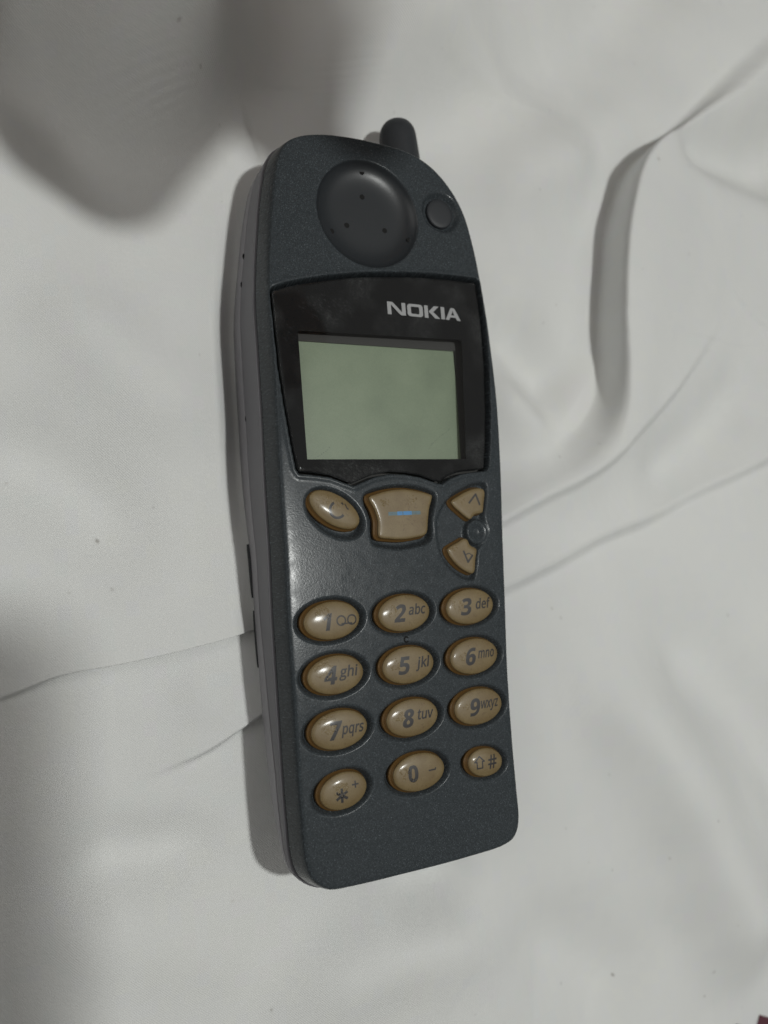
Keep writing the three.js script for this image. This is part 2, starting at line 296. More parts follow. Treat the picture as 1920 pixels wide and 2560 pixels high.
// window: clear pane, black print with an opening, logo, display
const winIn = ccw(inset(smoothPoly(WINDOW), normalsOf(smoothPoly(WINDOW)), 0.42));
function smoothPoly(p) { const q = []; p.forEach((a, i) => { const b = p[(i + 1) % p.length]; for (let k = 0; k < 4; k++) q.push([lerp(a[0], b[0], k / 4), lerp(a[1], b[1], k / 4)]); }); return q; }
const toShape = (pts) => new THREE.Shape(pts.map(([x, y]) => new THREE.Vector2(x * MM, y * MM)));
const OPEN = [[-15.2, 11.1], [15.35, 11.05], [16.6, 32.6], [16.4, 33.3], [-15.0, 32.85], [-15.3, 32.5]];
const paneZ = (x) => -0.42 - 0.00015 * x * x;
{
  const smudge = (() => {
    const w = 512, c = document.createElement('canvas'); c.width = c.height = w; const g = c.getContext('2d');
    g.fillStyle = 'rgb(19,20,21)'; g.fillRect(0, 0, w, w);
    for (let j = 0; j < w; j += 2) for (let i = 0; i < w; i += 2) {    // dust and fingerprints
      const k = Math.max(0, fbm(i / 70, j / 70, 55, 3) - 0.46) * 0.8 * (0.4 + 0.6 * fbm(i / 9, j / 14, 58, 2)) * (0.5 + hash2(i, j, 59));
      g.fillStyle = `rgba(150,152,150,${Math.min(0.3, k).toFixed(3)})`; g.fillRect(i, j, 2, 2);
    }
    for (const [x, y, r, n] of [[120, 470, 60, 260], [190, 452, 40, 160], [130, 120, 60, 170], [60, 180, 40, 80]]) for (let i = 0; i < n; i++) {
      const t = rnd() * 6.3, q = r * Math.sqrt(rnd()); g.fillStyle = `rgba(150,152,148,${(0.12 * rnd()).toFixed(3)})`; g.beginPath(); g.ellipse(x + q * Math.cos(t), y + q * 0.5 * Math.sin(t), 1 + 3 * rnd(), 0.7 + rnd(), 0.5, 0, 7); g.fill();
    }
    const t = new THREE.CanvasTexture(c); t.colorSpace = S; return t;
  })();
  const sh = toShape(winIn); sh.holes.push(new THREE.Path(OPEN.map(([x, y]) => new THREE.Vector2(x * MM, y * MM)).reverse()));
  const g = new THREE.ExtrudeGeometry(sh, { depth: 0.25 * MM, bevelEnabled: false }); g.translate(0, 0, -1.15 * MM);
  const uv = g.attributes.uv, ps = g.attributes.position; for (let i = 0; i < uv.count; i++) uv.setXY(i, (ps.getX(i) / MM + 21) / 44, (ps.getY(i) / MM - 5) / 42);
  const win = P('display_window', g, new THREE.MeshPhysicalMaterial({ map: smudge, roughness: 0.85, specularIntensity: 0.25 }), phone, 'black window surround with silver lettering');
  // pane
  const nr = normalsOf(winIn), rings = [[0.0, -0.35], [0.05, -0.12], [0.22, -0.02], [0.5, 0], [2.2, 0.0]].map(([d, z]) => ({ pts: inset(winIn, nr, d), z: (x) => paneZ(x) + z }));
  const edge = loft(rings.slice(0, 4));
  const top = new THREE.ShapeGeometry(toShape(inset(winIn, nr, 0.5))); { const p = top.attributes.position; for (let i = 0; i < p.count; i++) p.setZ(i, paneZ(p.getX(i) / MM) * MM); }
  // finer pane: grid inside
  const pane = mergeGeometries([edge, gridInside(inset(winIn, nr, 0.5), 0.7, paneZ)]);
  const scr = dataTex(512, 512, (i, j) => { const s = fbm(i / 60, j / 60, 71), t = fbm(i / 4, j / 14, 75, 3); return [0, 0.04 + 0.1 * Math.max(0, s - 0.45) + 0.08 * Math.max(0, t - 0.55), 0]; }, false, [1 / 0.05, 1 / 0.05]);
  P('clear_pane', pane, new THREE.MeshPhysicalMaterial({ color: 0xffffff, roughness: 1, roughnessMap: scr, transmission: 1, thickness: 0, ior: 1.36 }), win, 'glossy clear pane over the display');
  // letters of the logo, drawn as outlines 14.5 x 2.4 mm
  const L = [];
  const u = (x) => 1.75 + x * 14.5, v = (y) => 36.98 + y * 2.3 - 0.0;
  const poly = (pts, hole) => { const s = new THREE.Shape(pts.map(([x, y]) => new THREE.Vector2(u(x) * MM, (v(y) + 0.15 * (0.5 - x)) * MM))); if (hole) s.holes.push(new THREE.Path(hole.map(([x, y]) => new THREE.Vector2(u(x) * MM, (v(y) + 0.15 * (0.5 - x)) * MM)))); return s; };
  const rr = (x0, y0, x1, y1, rx, ry) => { const p = []; for (const [cx, cy, a] of [[x1 - rx, y1 - ry, 0], [x0 + rx, y1 - ry, 1], [x0 + rx, y0 + ry, 2], [x1 - rx, y0 + ry, 3]]) for (let k = 0; k <= 5; k++) { const t = (a + k / 5) * Math.PI / 2; p.push([cx + rx * Math.cos(t), cy + ry * Math.sin(t)]); } return p; };
  L.push(['N', poly([[0, 0], [0.052, 0], [0.052, 0.78], [0.165, 0.08], [0.185, 0], [0.25, 0], [0.25, 1], [0.198, 1], [0.198, 0.24], [0.085, 0.93], [0.065, 1], [0, 1]])]);
  L.push(['O', poly(rr(0.275, 0, 0.492, 1, 0.045, 0.22), rr(0.325, 0.21, 0.442, 0.79, 0.018, 0.1).reverse())]);
  L.push(['K', poly([[0.515, 0], [0.566, 0], [0.566, 1], [0.515, 1]])], ['K', poly([[0.575, 0.53], [0.655, 1], [0.725, 1], [0.64, 0.52], [0.735, 0], [0.665, 0]])]);
  L.push(['I', poly([[0.752, 0], [0.804, 0], [0.804, 1], [0.752, 1]])]);
  L.push(['A', poly([[0.815, 0], [0.865, 0], [0.885, 0.22], [0.962, 0.22], [0.982, 0], [1.035, 0], [0.955, 0.94], [0.94, 1], [0.905, 1], [0.892, 0.94]], [[0.9, 0.4], [0.923, 0.78], [0.947, 0.4]])]);
  const by = {}; for (const [n, s] of L) (by[n] ??= []).push(s);
  const silver = new THREE.MeshStandardMaterial({ color: new THREE.Color().setRGB(0.34, 0.345, 0.35), roughness: 0.5 });
  for (const n in by) { const e = new THREE.ExtrudeGeometry(by[n], { depth: 0.03 * MM, bevelEnabled: false }); e.translate(0, 0, -0.895 * MM); P('logo_letter', e, silver, win); }
}
function gridInside(poly, h, zf) {                                     // triangulated sheet inside a contour
  const sd = polySD(poly), xs = poly.map((p) => p[0]), ys = poly.map((p) => p[1]), x0 = Math.min(...xs) - h, y0 = Math.min(...ys) - h, nx = Math.ceil((Math.max(...xs) - x0) / h) + 2, ny = Math.ceil((Math.max(...ys) - y0) / h) + 2;
  const D = [], Q = [], near = [0, 0]; for (let j = 0; j < ny; j++) for (let i = 0; i < nx; i++) { const x = x0 + i * h, y = y0 + j * h, d = sd(x, y, near); D.push(d); Q.push(d > 0 ? [near[0], near[1]] : [x, y]); }
  const pos = [], uv = [], idx = [], map = {}; const vt = (k) => { if (map[k] === undefined) { map[k] = pos.length / 3; pos.push(Q[k][0] * MM, Q[k][1] * MM, zf(Q[k][0], Q[k][1]) * MM); uv.push(Q[k][0] * MM, Q[k][1] * MM); } return map[k]; };
  for (let j = 0; j + 1 < ny; j++) for (let i = 0; i + 1 < nx; i++) { const a = j * nx + i, b = a + 1, c = a + nx, d = c + 1; if (Math.min(D[a], D[b], D[c], D[d]) >= 0) continue; idx.push(vt(a), vt(b), vt(d), vt(a), vt(d), vt(c)); }
  return geo(pos, idx, uv);
}
{ // liquid crystal display under the window
  const c = document.createElement('canvas'); c.width = 640; c.height = 448; const g = c.getContext('2d');
  g.fillStyle = 'rgb(116,131,106)'; g.fillRect(0, 0, 640, 448);
  for (let j = 0; j < 448; j += 2) for (let i = 0; i < 640; i += 2) { const n = hash2(i, j, 4) - 0.5 + 2.2 * (fbm(i / 110, j / 110, 14) - 0.5); g.fillStyle = n > 0 ? `rgba(156,166,144,${(0.22 * n).toFixed(3)})` : `rgba(60,70,58,${(-0.18 * n).toFixed(3)})`; g.fillRect(i, j, 2, 2); }
  g.fillStyle = 'rgba(58,70,58,0.55)';
  const dots = (x, y, dx, dy, n) => { for (let i = 0; i < n; i++) { g.beginPath(); g.ellipse(x + dx * i + 4 * (rnd() - 0.5), y + dy * i + 4 * (rnd() - 0.5), 1 + 2 * rnd(), 0.8 + 0.9 * rnd(), -0.6, 0, 7); g.fill(); } };
  dots(70, 420, 7, -5, 10); dots(520, 360, 7, -5, 12); dots(508, 378, 4, -5, 5);
  const t = new THREE.CanvasTexture(c); t.colorSpace = S;
  const z = -3.1, lg = new THREE.PlaneGeometry(33 * MM, 23 * MM); lg.translate(-0.6 * MM, 21.2 * MM, z * MM);
  const lcd = P('display_screen', lg, new THREE.MeshStandardMaterial({ map: t, roughness: 0.45 }), phone, 'blank grey-green display');
  const o = toShape([[-19, 6.5], [20, 6.5], [20, 38], [-19, 38]]); o.holes.push(new THREE.Path([[-16.2, 10.3], [-16.2, 31.75], [16.1, 31.75], [15.5, 10.3]].map(([x, y]) => new THREE.Vector2(x * MM, y * MM))));
  const fg = new THREE.ExtrudeGeometry(o, { depth: 0.25 * MM, bevelEnabled: false }); fg.translate(0, 0, (z + 0.05) * MM);
  P('display_bezel', fg, new THREE.MeshStandardMaterial({ color: new THREE.Color().setRGB(0.03, 0.03, 0.028), roughness: 0.7 }), phone, 'dark bezel round the display');
}

// ---------------------------------------------------------------- keys
const CELL = 256, COLS = 4, atlas = document.createElement('canvas'); atlas.width = atlas.height = CELL * COLS;
const relief = document.createElement('canvas'); relief.width = relief.height = CELL * COLS;
const SPAN = 12.0;                                                     // millimetres across one atlas cell
const keyList = ['1', '2', '3', '4', '5', '6', '7', '8', '9', '*', '0', '#', 'C', 'menu', 'up', 'down'];
{
  const g = atlas.getContext('2d'), b = relief.getContext('2d'), PX = CELL / SPAN;
  b.fillStyle = 'rgb(128,128,128)'; b.fillRect(0, 0, atlas.width, atlas.height);
  g.fillStyle = 'rgb(115,98,65)'; g.fillRect(0, 0, atlas.width, atlas.height);
  for (let j = 0; j < CELL * COLS; j += 3) for (let i = 0; i < CELL * COLS; i += 3) {
    const n = 1.5 * (fbm(i / 34, j / 34, 91) - 0.5) + 0.5 * (hash2(i, j, 8) - 0.5);
    g.fillStyle = n > 0 ? `rgba(142,126,92,${(0.5 * n).toFixed(3)})` : `rgba(96,74,42,${(-0.5 * n).toFixed(3)})`; g.fillRect(i, j, 3, 3);
  }
  const ink = 'rgba(26,23,25,0.95)';
  const worn = (cx, cy, r, n) => { for (let i = 0; i < n; i++) { const t = rnd() * 6.3, q = r * Math.sqrt(rnd()), x = cx + q * Math.cos(t), y = cy + q * Math.sin(t), e = 1.5 + 4 * rnd();
    b.fillStyle = rnd() > 0.5 ? `rgba(235,235,235,${(0.5 * rnd()).toFixed(2)})` : `rgba(30,30,30,${(0.4 * rnd()).toFixed(2)})`; b.beginPath(); b.ellipse(x, y, e, e * (0.4 + 0.4 * rnd()), rnd() * 3, 0, 7); b.fill();
    if (rnd() > 0.45) { g.fillStyle = `rgba(134,118,86,${(0.85 * rnd()).toFixed(2)})`; g.beginPath(); g.ellipse(x, y, e * 0.8, e * 0.4, rnd() * 3, 0, 7); g.fill(); } } };
  const scratch = (x, y, n, col = 'rgba(82,64,40,0.5)') => { for (let i = 0; i < n; i++) { g.strokeStyle = col; g.lineWidth = 1 + rnd(); g.beginPath(); let px = x + 60 * (rnd() - 0.5), py = y + 50 * (rnd() - 0.5); g.moveTo(px, py); for (let k = 0; k < 4; k++) { px += 12 * (rnd() - 0.35); py += 12 * (rnd() - 0.5); g.lineTo(px, py); } g.stroke(); } };
  const at = (k, fn) => { const i = keyList.indexOf(k), ox = (i % COLS) * CELL, oy = Math.floor(i / COLS) * CELL; for (const c of [g, b]) { c.save(); c.beginPath(); c.rect(ox, oy, CELL, CELL); c.clip(); c.translate(ox + CELL / 2, oy + CELL / 2); } fn(); for (const c of [g, b]) c.restore(); };
  const txt = (s, x, y, size, style, sx = 1, wide = 0) => { g.save(); g.translate(x * PX, -y * PX); g.font = `${style.replace('slant', '')} ${Math.round(size * PX)}px sans-serif`; if (wide) sx = (wide * PX) / g.measureText(s).width; g.transform(sx, 0, style.includes('slant') ? -0.2 : 0, 1, 0, 0); g.font = `${style.replace('slant', '')} ${Math.round(size * PX)}px sans-serif`; g.textAlign = 'center'; g.textBaseline = 'alphabetic'; g.fillStyle = ink; g.fillText(s, 0, 0); g.strokeStyle = ink; g.lineWidth = 2; g.strokeText(s, 0, 0); g.restore(); };
  const stroke = (pts, w, close) => { g.strokeStyle = ink; g.lineWidth = w * PX; g.lineJoin = 'round'; g.beginPath(); pts.forEach(([x, y], i) => (i ? g.lineTo(x * PX, -y * PX) : g.moveTo(x * PX, -y * PX))); if (close) g.closePath(); g.stroke(); };
  const grime = () => { for (let i = 0; i < 46; i++) { g.fillStyle = `rgba(70,50,24,${(0.05 + 0.16 * rnd()).toFixed(3)})`; g.beginPath(); g.ellipse(200 * (rnd() - 0.5), 120 * (rnd() - 0.5), 1 + 5 * rnd(), 0.8 + 1.6 * rnd(), rnd() * 3, 0, 7); g.fill(); } };
  const DG = { 2: ['abc', 2.15, -0.3, 3.3], 3: ['def', 2.25, -0.45, 3.0], 4: ['ghi', 2.05, -0.4, 3.2], 5: ['jkl', 2.6, -0.55, 2.4], 6: ['mno', 2.15, -0.35, 3.5], 7: ['pqrs', 2.05, -0.7, 3.9], 8: ['tuv', 2.1, -0.35, 3.0], 9: ['wxyz', 1.95, -0.3, 3.7] };
  for (const n in DG) at(n, () => {
    txt(n, -1.2, -1.35, 3.95, 'bold slant', 1.0);
    txt(DG[n][0], DG[n][1], DG[n][2], 2.3, 'slant', 1, DG[n][3]);
    if ('47'.includes(n)) worn(-44, -22, 34, 90); else if ('2358'.includes(n)) worn(-56, -10, 22, 36); else worn(-56, -8, 16, 18); scratch(20 * rnd(), 20, 3); grime();
  });
  at('1', () => { txt('1', -1.15, -1.5, 3.7, 'bold slant'); g.strokeStyle = ink; g.lineWidth = 0.23 * PX; for (const x of [1.45, 3.35]) { g.beginPath(); g.arc(x * PX, 0.15 * PX, 0.75 * PX, 0, 7); g.stroke(); } stroke([[1.45, -0.68], [3.35, -0.68]], 0.23); worn(-34, -26, 26, 90); grime(); });
  at('*', () => { for (let k = 0; k < 3; k++) { const t = (k / 3) * Math.PI + Math.PI / 2; stroke([[-0.5 - 1.1 * Math.cos(t), -0.6 - 1.1 * Math.sin(t)], [-0.5 + 1.1 * Math.cos(t), -0.6 + 1.1 * Math.sin(t)]], 0.42); } stroke([[1.3, 0.75], [2.5, 0.75]], 0.24); stroke([[1.9, 0.2], [1.9, 1.3]], 0.24); worn(-14, -8, 26, 90); grime(); });
  at('0', () => { txt('0', -1.3, -1.25, 3.6, 'bold'); stroke([[1.6, 0.05], [2.9, 0.05], [3.0, 0.35]], 0.22); worn(-62, -6, 22, 40); worn(-28, 20, 12, 14); scratch(30, 30, 3); grime(); });
  at('#', () => { txt('#', 1.2, -1.15, 3.2, '', 0.95); stroke([[-1.9, -0.75], [-1.9, 0.35], [-2.3, 0.35], [-1.35, 1.25], [-0.45, 0.35], [-0.85, 0.35], [-0.85, -0.75]], 0.22, true); });
  at('C', () => { g.strokeStyle = ink; g.lineWidth = 0.42 * PX; g.beginPath(); g.arc(0.3 * PX, 0.1 * PX, 1.3 * PX, 0.7, 4.3); g.stroke(); stroke([[1.15, 1.1], [1.4, 0.75]], 0.3); stroke([[1.75, 0.9], [2.0, 0.2], [2.3, -0.1]], 0.2); worn(-46, -26, 30, 60); worn(10, -22, 24, 30); scratch(40, -10, 3); grime(); });
  at('menu', () => { g.fillStyle = 'rgb(84,108,116)'; g.fillRect(-2.7 * PX, -0.42 * PX, 6.2 * PX, 0.62 * PX); g.fillStyle = 'rgb(62,130,186)'; g.fillRect(-1.0 * PX, -0.45 * PX, 2.8 * PX, 0.66 * PX); g.fillStyle = 'rgba(70,110,140,0.8)'; g.fillRect(-0.1 * PX, -0.42 * PX, 0.3 * PX, 0.55 * PX); scratch(30, -44, 8); scratch(50, 30, 6); scratch(20, 40, 4); worn(-70, -44, 18, 24); worn(40, -50, 20, 14); grime(); grime(); });
  at('up', () => { stroke([[-0.55, 0.05], [1.05, 1.65], [1.75, -0.35]], 0.34); worn(-40, -12, 14, 12); });
  at('down', () => { stroke([[0.0, 0.95], [0.75, -1.1], [1.85, 0.1]], 0.34); stroke([[0.3, 0.2], [1.1, 0.45], [1.6, 0.1]], 0.16); worn(-40, -30, 16, 18); scratch(0, 20, 3); });
}
const atlasT = new THREE.CanvasTexture(atlas); atlasT.colorSpace = S;
const reliefT = new THREE.CanvasTexture(relief);
const capM = new THREE.MeshPhysicalMaterial({ map: atlasT, bumpMap: reliefT, bumpScale: 0.00022, roughness: 0.52, clearcoat: 0.17, clearcoatRoughness: 0.14 });
const keyNames = { 1: 'number_key', '*': 'star_key', '#': 'hash_key', C: 'clear_key', menu: 'menu_key', up: 'scroll_key', down: 'scroll_key' };
function key(c, pts, cx, cy, prof, label, baseGrow) {
  pts = ccw(pts);
  const i = keyList.indexOf(c), ox = i % COLS, oy = Math.floor(i / COLS);
  const uvOf = (x, y) => [(ox + 0.5 + (x - cx) / SPAN) / COLS, 1 - (oy + 0.5 - (y - cy) / SPAN) / COLS];
  const nr = normalsOf(pts);
  const rings = prof.map(([d, z]) => (d >= 0 ? { pts: inset(pts, nr, d), z } : { pts: scaled(pts, -d), z }));
  const k = P(keyNames[c] ?? 'number_key', loft(rings, { z: prof[prof.length - 1][1] + 0.015 }, uvOf), capM, phone, label);
  P('key_base', loft([[-baseGrow, -1.8], [-baseGrow, -1.0], [-baseGrow + 0.14, -0.84], [-0.06, -0.62], [0.02, -0.24], [0.3, -0.2]].map(([d, z]) => ({ pts: inset(pts, nr, d).map(([x, y]) => [x - (d < -0.1 ? 0.16 : 0), y]), z }))), amber, k, 'amber brown rim of the key');
  return k;
}
const dome = [[0.06, -0.3], [0.0, -0.2], [0.04, -0.1], [0.14, -0.01], [0.36, 0.1], [0.75, 0.2], [-0.62, 0.3], [-0.4, 0.36], [-0.2, 0.39]];
const said = { 1: 'tan key marked 1 with a tape symbol', '*': 'tan key marked with a star and a plus', 0: 'tan key marked 0', '#': 'small tan key marked with an arrow and a hash' };
for (const d of DIGITS) key(d.c, ellipsePts(d.x, d.y, d.a, d.b, d.ang), d.x, d.y, dome, said[d.c] ?? `tan key marked ${d.c}`, 0.36);
key('C', ellipsePts(CKEY.cx, CKEY.cy, CKEY.a, CKEY.b, CKEY.ang), CKEY.cx, CKEY.cy, dome, 'slanting oval tan key with a worn letter c', 0.4);
const flatTop = [[0.06, -0.3], [0.0, -0.16], [0.06, 0.0], [0.2, 0.1], [0.5, 0.17], [-0.72, 0.2], [-0.5, 0.2], [-0.25, 0.2]];
key('menu', NAVI, 1.0, 1.4, flatTop, 'large tan key with a blue bar', 0.42);
key('up', ARROW_UP, 15.0, 2.8, flatTop, 'tan scroll key with an up arrow', 0.3);
key('down', ARROW_DOWN, 12.5, -6.5, flatTop, 'tan scroll key with a down arrow', 0.3);

// ---------------------------------------------------------------- the sheet
const softplus = (x, w) => (x > 8 * w ? x : w * Math.log1p(Math.exp(x / w)));
function lineField(pts, reach = 75) {                                              // signed distance to an open line (left of travel positive) and place along it
  const seg = pts.slice(1).map((b, i) => ({ a: pts[i], e: [b[0] - pts[i][0], b[1] - pts[i][1]] })), tot = seg.length, xs = pts.map((p) => p[0]), ys = pts.map((p) => p[1]), x0 = Math.min(...xs) - reach, x1 = Math.max(...xs) + reach, y0 = Math.min(...ys) - reach, y1 = Math.max(...ys) + reach;
  return (x, y) => {
    if (x < x0 || x > x1 || y < y0 || y > y1) return [1e4, 0, 0, 0];
    let best = 1e18, s = 1, t = 0, vx = 0, vy = 0;
    seg.forEach(({ a, e }, i) => {
      const u = clamp(((x - a[0]) * e[0] + (y - a[1]) * e[1]) / (e[0] * e[0] + e[1] * e[1]), 0, 1), dx = x - a[0] - e[0] * u, dy = y - a[1] - e[1] * u, q = dx * dx + dy * dy;
      if (q < best) { best = q; s = e[0] * dy - e[1] * dx > 0 ? 1 : -1; t = (i + u) / tot; vx = dx; vy = dy; }
    });
    const m = Math.sqrt(best) || 1e-9; return [s * m, t, (s * vx) / m, (s * vy) / m];   // distance, place, unit vector to the left
  };
}
const smoothLine = (pts, n = 40) => new THREE.CatmullRomCurve3(pts.map(([x, y]) => new THREE.Vector3(x, y, 0)), false, 'centripetal').getSpacedPoints(n).map((p) => [p.x, p.y]);
const env = (t, a, b) => sst(0, a, t) * sst(1, 1 - b, t);
// standing fold to the right of the phone: low on its left, high on its right
const fold = lineField(smoothLine([[22, -2], [30, 3], [39, 6.5], [48, 10], [55, 14], [60.5, 20], [64, 27.5], [65.5, 36], [65.5, 45], [67, 56], [69.5, 66], [74, 76], [80, 84], [92, 93], [108, 106], [128, 122], [160, 146]], 160));
const foldH = table([[0, 0.6], [0.08, 3.0], [0.16, 5.5], [0.24, 9], [0.31, 10.5], [0.5, 10.5], [0.6, 8.5], [0.72, 6], [1, 3]]), foldW = table([[0, 6.5], [0.14, 5.5], [0.24, 2.4], [0.32, 1.8], [0.55, 1.8], [0.65, 2.4], [1, 5]]), foldR = table([[0, 6], [0.15, 8], [0.25, 13], [0.4, 26], [0.6, 34], [1, 40]]), foldL = table([[0, 0], [0.2, 0.4], [0.3, 3.6], [0.5, 4.2], [0.62, 2.5], [0.75, 0], [1, 0]]);
const line1 = lineField(smoothLine([[107.6, 53.6], [90.8, 36.5], [77.4, 24.4], [68.4, 18.4], [60.4, 12.7], [51.8, 8.4], [41.8, 4.7], [31.9, 0.6], [24, -3]], 160));
const line2 = lineField(smoothLine([[150, 24], [112.4, 12.4], [95.2, 6.8], [76.8, 0.5], [60.3, -3.7], [44.9, -9.0], [30.4, -13.6], [22, -16]], 120));
const left1 = lineField(smoothLine([[-75, -26], [-61.8, -22.9], [-53.3, -19.8], [-45.1, -18.6], [-34.0, -17.2], [-22.5, -15.2], [-12, -13], [2, -10]], 110));
const left2 = lineField(smoothLine([[-47, -39], [-42.5, -38.6], [-37.3, -37.3], [-31.2, -35.4], [-25.6, -32.5], [-20, -29.5], [-10, -25], [2, -20]], 90));
const hollow = lineField(smoothLine([[82, 82.5], [98, 89.5], [114, 93.5], [134, 99], [175, 114], [215, 130]], 120));
const swell = (pts, H, wl, wr, ea = 0.3, eb = 0.3) => ({ f: lineField(smoothLine(pts, 80), 40), H, wl, wr, ea, eb });   // rounded ridge: wl, wr = reach to the left and right of its line
const swells = [
  swell([[-22, 72], [-26, 84], [-24, 100], [-20, 130], [-18, 170]], 7, 12, 9, 0.25, 0.1),                    // above the top left corner
  swell([[-70, 92], [-52, 80], [-40, 62], [-34, 52]], -5, 11, 10, 0.2, 0.5),
  swell([[16, 78], [14, 96], [20, 120], [30, 160]], 8, 15, 18, 0.35, 0.1),                                   // behind the antenna
  swell([[36, 96], [58, 108], [84, 130], [110, 160]], -3.2, 12, 14, 0.3, 0.2),
  swell([[30, 62], [42, 74], [58, 82], [72, 86]], 2.6, 10, 9, 0.4, 0.4),
  swell([[34, 48], [44, 36], [56, 26]], -2.6, 8, 7, 0.35, 0.3),
  swell([[28, 34], [40, 22], [52, 16]], 1.6, 6, 7, 0.4, 0.4),
  swell([[66, 6], [84, 12], [104, 26], [122, 40]], -2.4, 8, 9, 0.3, 0.3),
  swell([[34, -22], [52, -34], [66, -52], [80, -80], [92, -110]], 3.4, 13, 11, 0.35, 0.2),                   // lower right
  swell([[60, -20], [80, -30], [104, -52], [124, -80]], -3.2, 12, 13, 0.35, 0.2),
  swell([[-26, -86], [-12, -78], [4, -76], [16, -80], [26, -90]], 2.4, 8, 10, 0.35, 0.35),                    // along the foot of the view
  swell([[22, -84], [34, -86], [46, -94], [56, -108]], -2.2, 10, 10, 0.35, 0.3),
  swell([[-4, -66], [10, -67], [22, -64]], -1.6, 5, 6, 0.4, 0.4),
  swell([[-56, -49], [-46, -50.5], [-36, -51], [-26, -48]], -1.6, 6, 5.5, 0.3, 0.4),                         // lower left
  swell([[-62, -64], [-48, -62], [-36, -66], [-24, -74]], 1.0, 8, 9, 0.3, 0.4),
  swell([[-70, 20], [-54, 12], [-44, 2], [-38, -10]], -2.4, 8, 9, 0.3, 0.4),                                 // left of the phone
  swell([[-60, 40], [-46, 34], [-34, 24], [-28, 12]], 1.8, 8, 9, 0.35, 0.35),
  swell([[-34, -20], [-31, -27], [-30, -33]], 0.4, 4.5, 5, 0.4, 0.4)];
function sheet(x, y) {
  let h = 0;
  // broad waves of a sheet on soft bedding, and small puckers
  h += 4.6 * (fbm(x / 62 + 5, y / 62 + 9, 101, 3) - 0.5) + 1.7 * (fbm(x / 19, y / 19, 111, 2) - 0.5) + 0.22 * (fbm(x / 6.5, y / 6.5, 121, 2) - 0.5);
  for (const w of swells) { const [d, t] = w.f(x, y); if (Math.abs(d) < 45) h += 2.3 * w.H * env(t, w.ea, w.eb) * gauss(d / (d > 0 ? w.wl : w.wr)); }
  // standing fold
  {
    const [d, t] = fold(x, y), q = -d, w = foldW(t), r = foldR(t);
    h += foldH(t) * sst(-w * 1.3, w * 0.8, q) * (q > 0 ? gauss(q / r) * 0.75 + 0.25 * Math.exp(-q / r) : 1);
    h -= 1.4 * sst(0.05, 0.2, t) * sst(0.7, 0.5, t) * gauss((q + 8) / 5.5);
  }
  { // deep valley behind the fold
    const [d, t] = hollow(x, y), w = 3.5 + 26 * t;
    h -= (3 + 34 * t) * sst(0, 0.14, t) * gauss(d / w) * sst(1, 0.7, t);
  }
  { const [d, t] = line1(x, y); h += 2.4 * env(t, 0.4, 0.05) * sst(-2.0, 1.2, -d) * Math.exp(-Math.abs(d) / 6); }
  { const [d, t] = line2(x, y); h += 2.6 * env(t, 0.1, 0.05) * sst(-2.4, 1.4, -d) * Math.exp(-Math.abs(d) / 9); }
  { const [d, t] = left1(x, y); h += 3.6 * env(t, 0.4, 0.02) * sst(-1.4, 0.8, d) * Math.exp(-Math.abs(d) / 9); }
  { const [d, t] = left2(x, y); h += 2.8 * env(t, 0.5, 0.02) * sst(-1.8, 1.0, d) * Math.exp(-Math.abs(d) / 7); }
  // crease by the top left corner of the phone
  { const q = (x + 15.5) + 0.28 * (y - 70); h += 0.6 * sst(-0.7, 0.5, -q) * Math.exp(-Math.abs(q) / 5) * sst(56, 62, y) * sst(82, 74, y); }
  h -= 0.35 * softplus(-54 - x, 5) * sst(-6, -20, y);
  // the phone presses in
  const d = outSD(x, y, tmp), inY = clamp(y, -57, 68);
  if (d < 7) {
    const fz = sideZ(inY) + BED - 0.5, df = clamp(0.5 + (0.5 * (h - fz)) / 1.4, 0, 1), foot = lerp(h, fz, df) - 1.4 * df * (1 - df), k = sst(5.0, 0.4, d);
    h = lerp(h, foot, k);
    if (d < 0) { const e = clamp(-d, 0, 9.5), u = table(BACKP)(e); h = Math.min(h, sideZ(inY) - u + BED - 0.12); }
  }
  return h;
}
function lean(x, y) {                                                  // the standing folds tip over to their left
  const out = [0, 0];
  { const [d, t, ux, uy] = fold(x, y), q = -d, lo = -2.2, hi = 1.2, w = foldL(t) * sst(lo, hi, q) * Math.exp(-Math.max(0, q - hi) / 9); out[0] += ux * w; out[1] += uy * w; }
  for (const [f, amt, a, b, lo, hi, run] of [[left1, 1.9, 0.45, 0.02, -1.2, 0.8, 5], [left2, 1.3, 0.55, 0.02, -1.5, 0.9, 5]]) {
    const [d, t, ux, uy] = f(x, y), w = amt * env(t, a, b) * sst(lo, hi, d) * Math.exp(-Math.max(0, d - hi) / run);
    out[0] -= ux * w; out[1] -= uy * w;
  }
  return out;
}
const BACKP = [[-0.3, -0.3], [0.1, 0], [0.75, 0.5], [1.7, 1.15], [3.0, 1.8], [4.6, 2.2], [6.5, 2.4], [9.5, 2.46]], tmp = [0, 0];
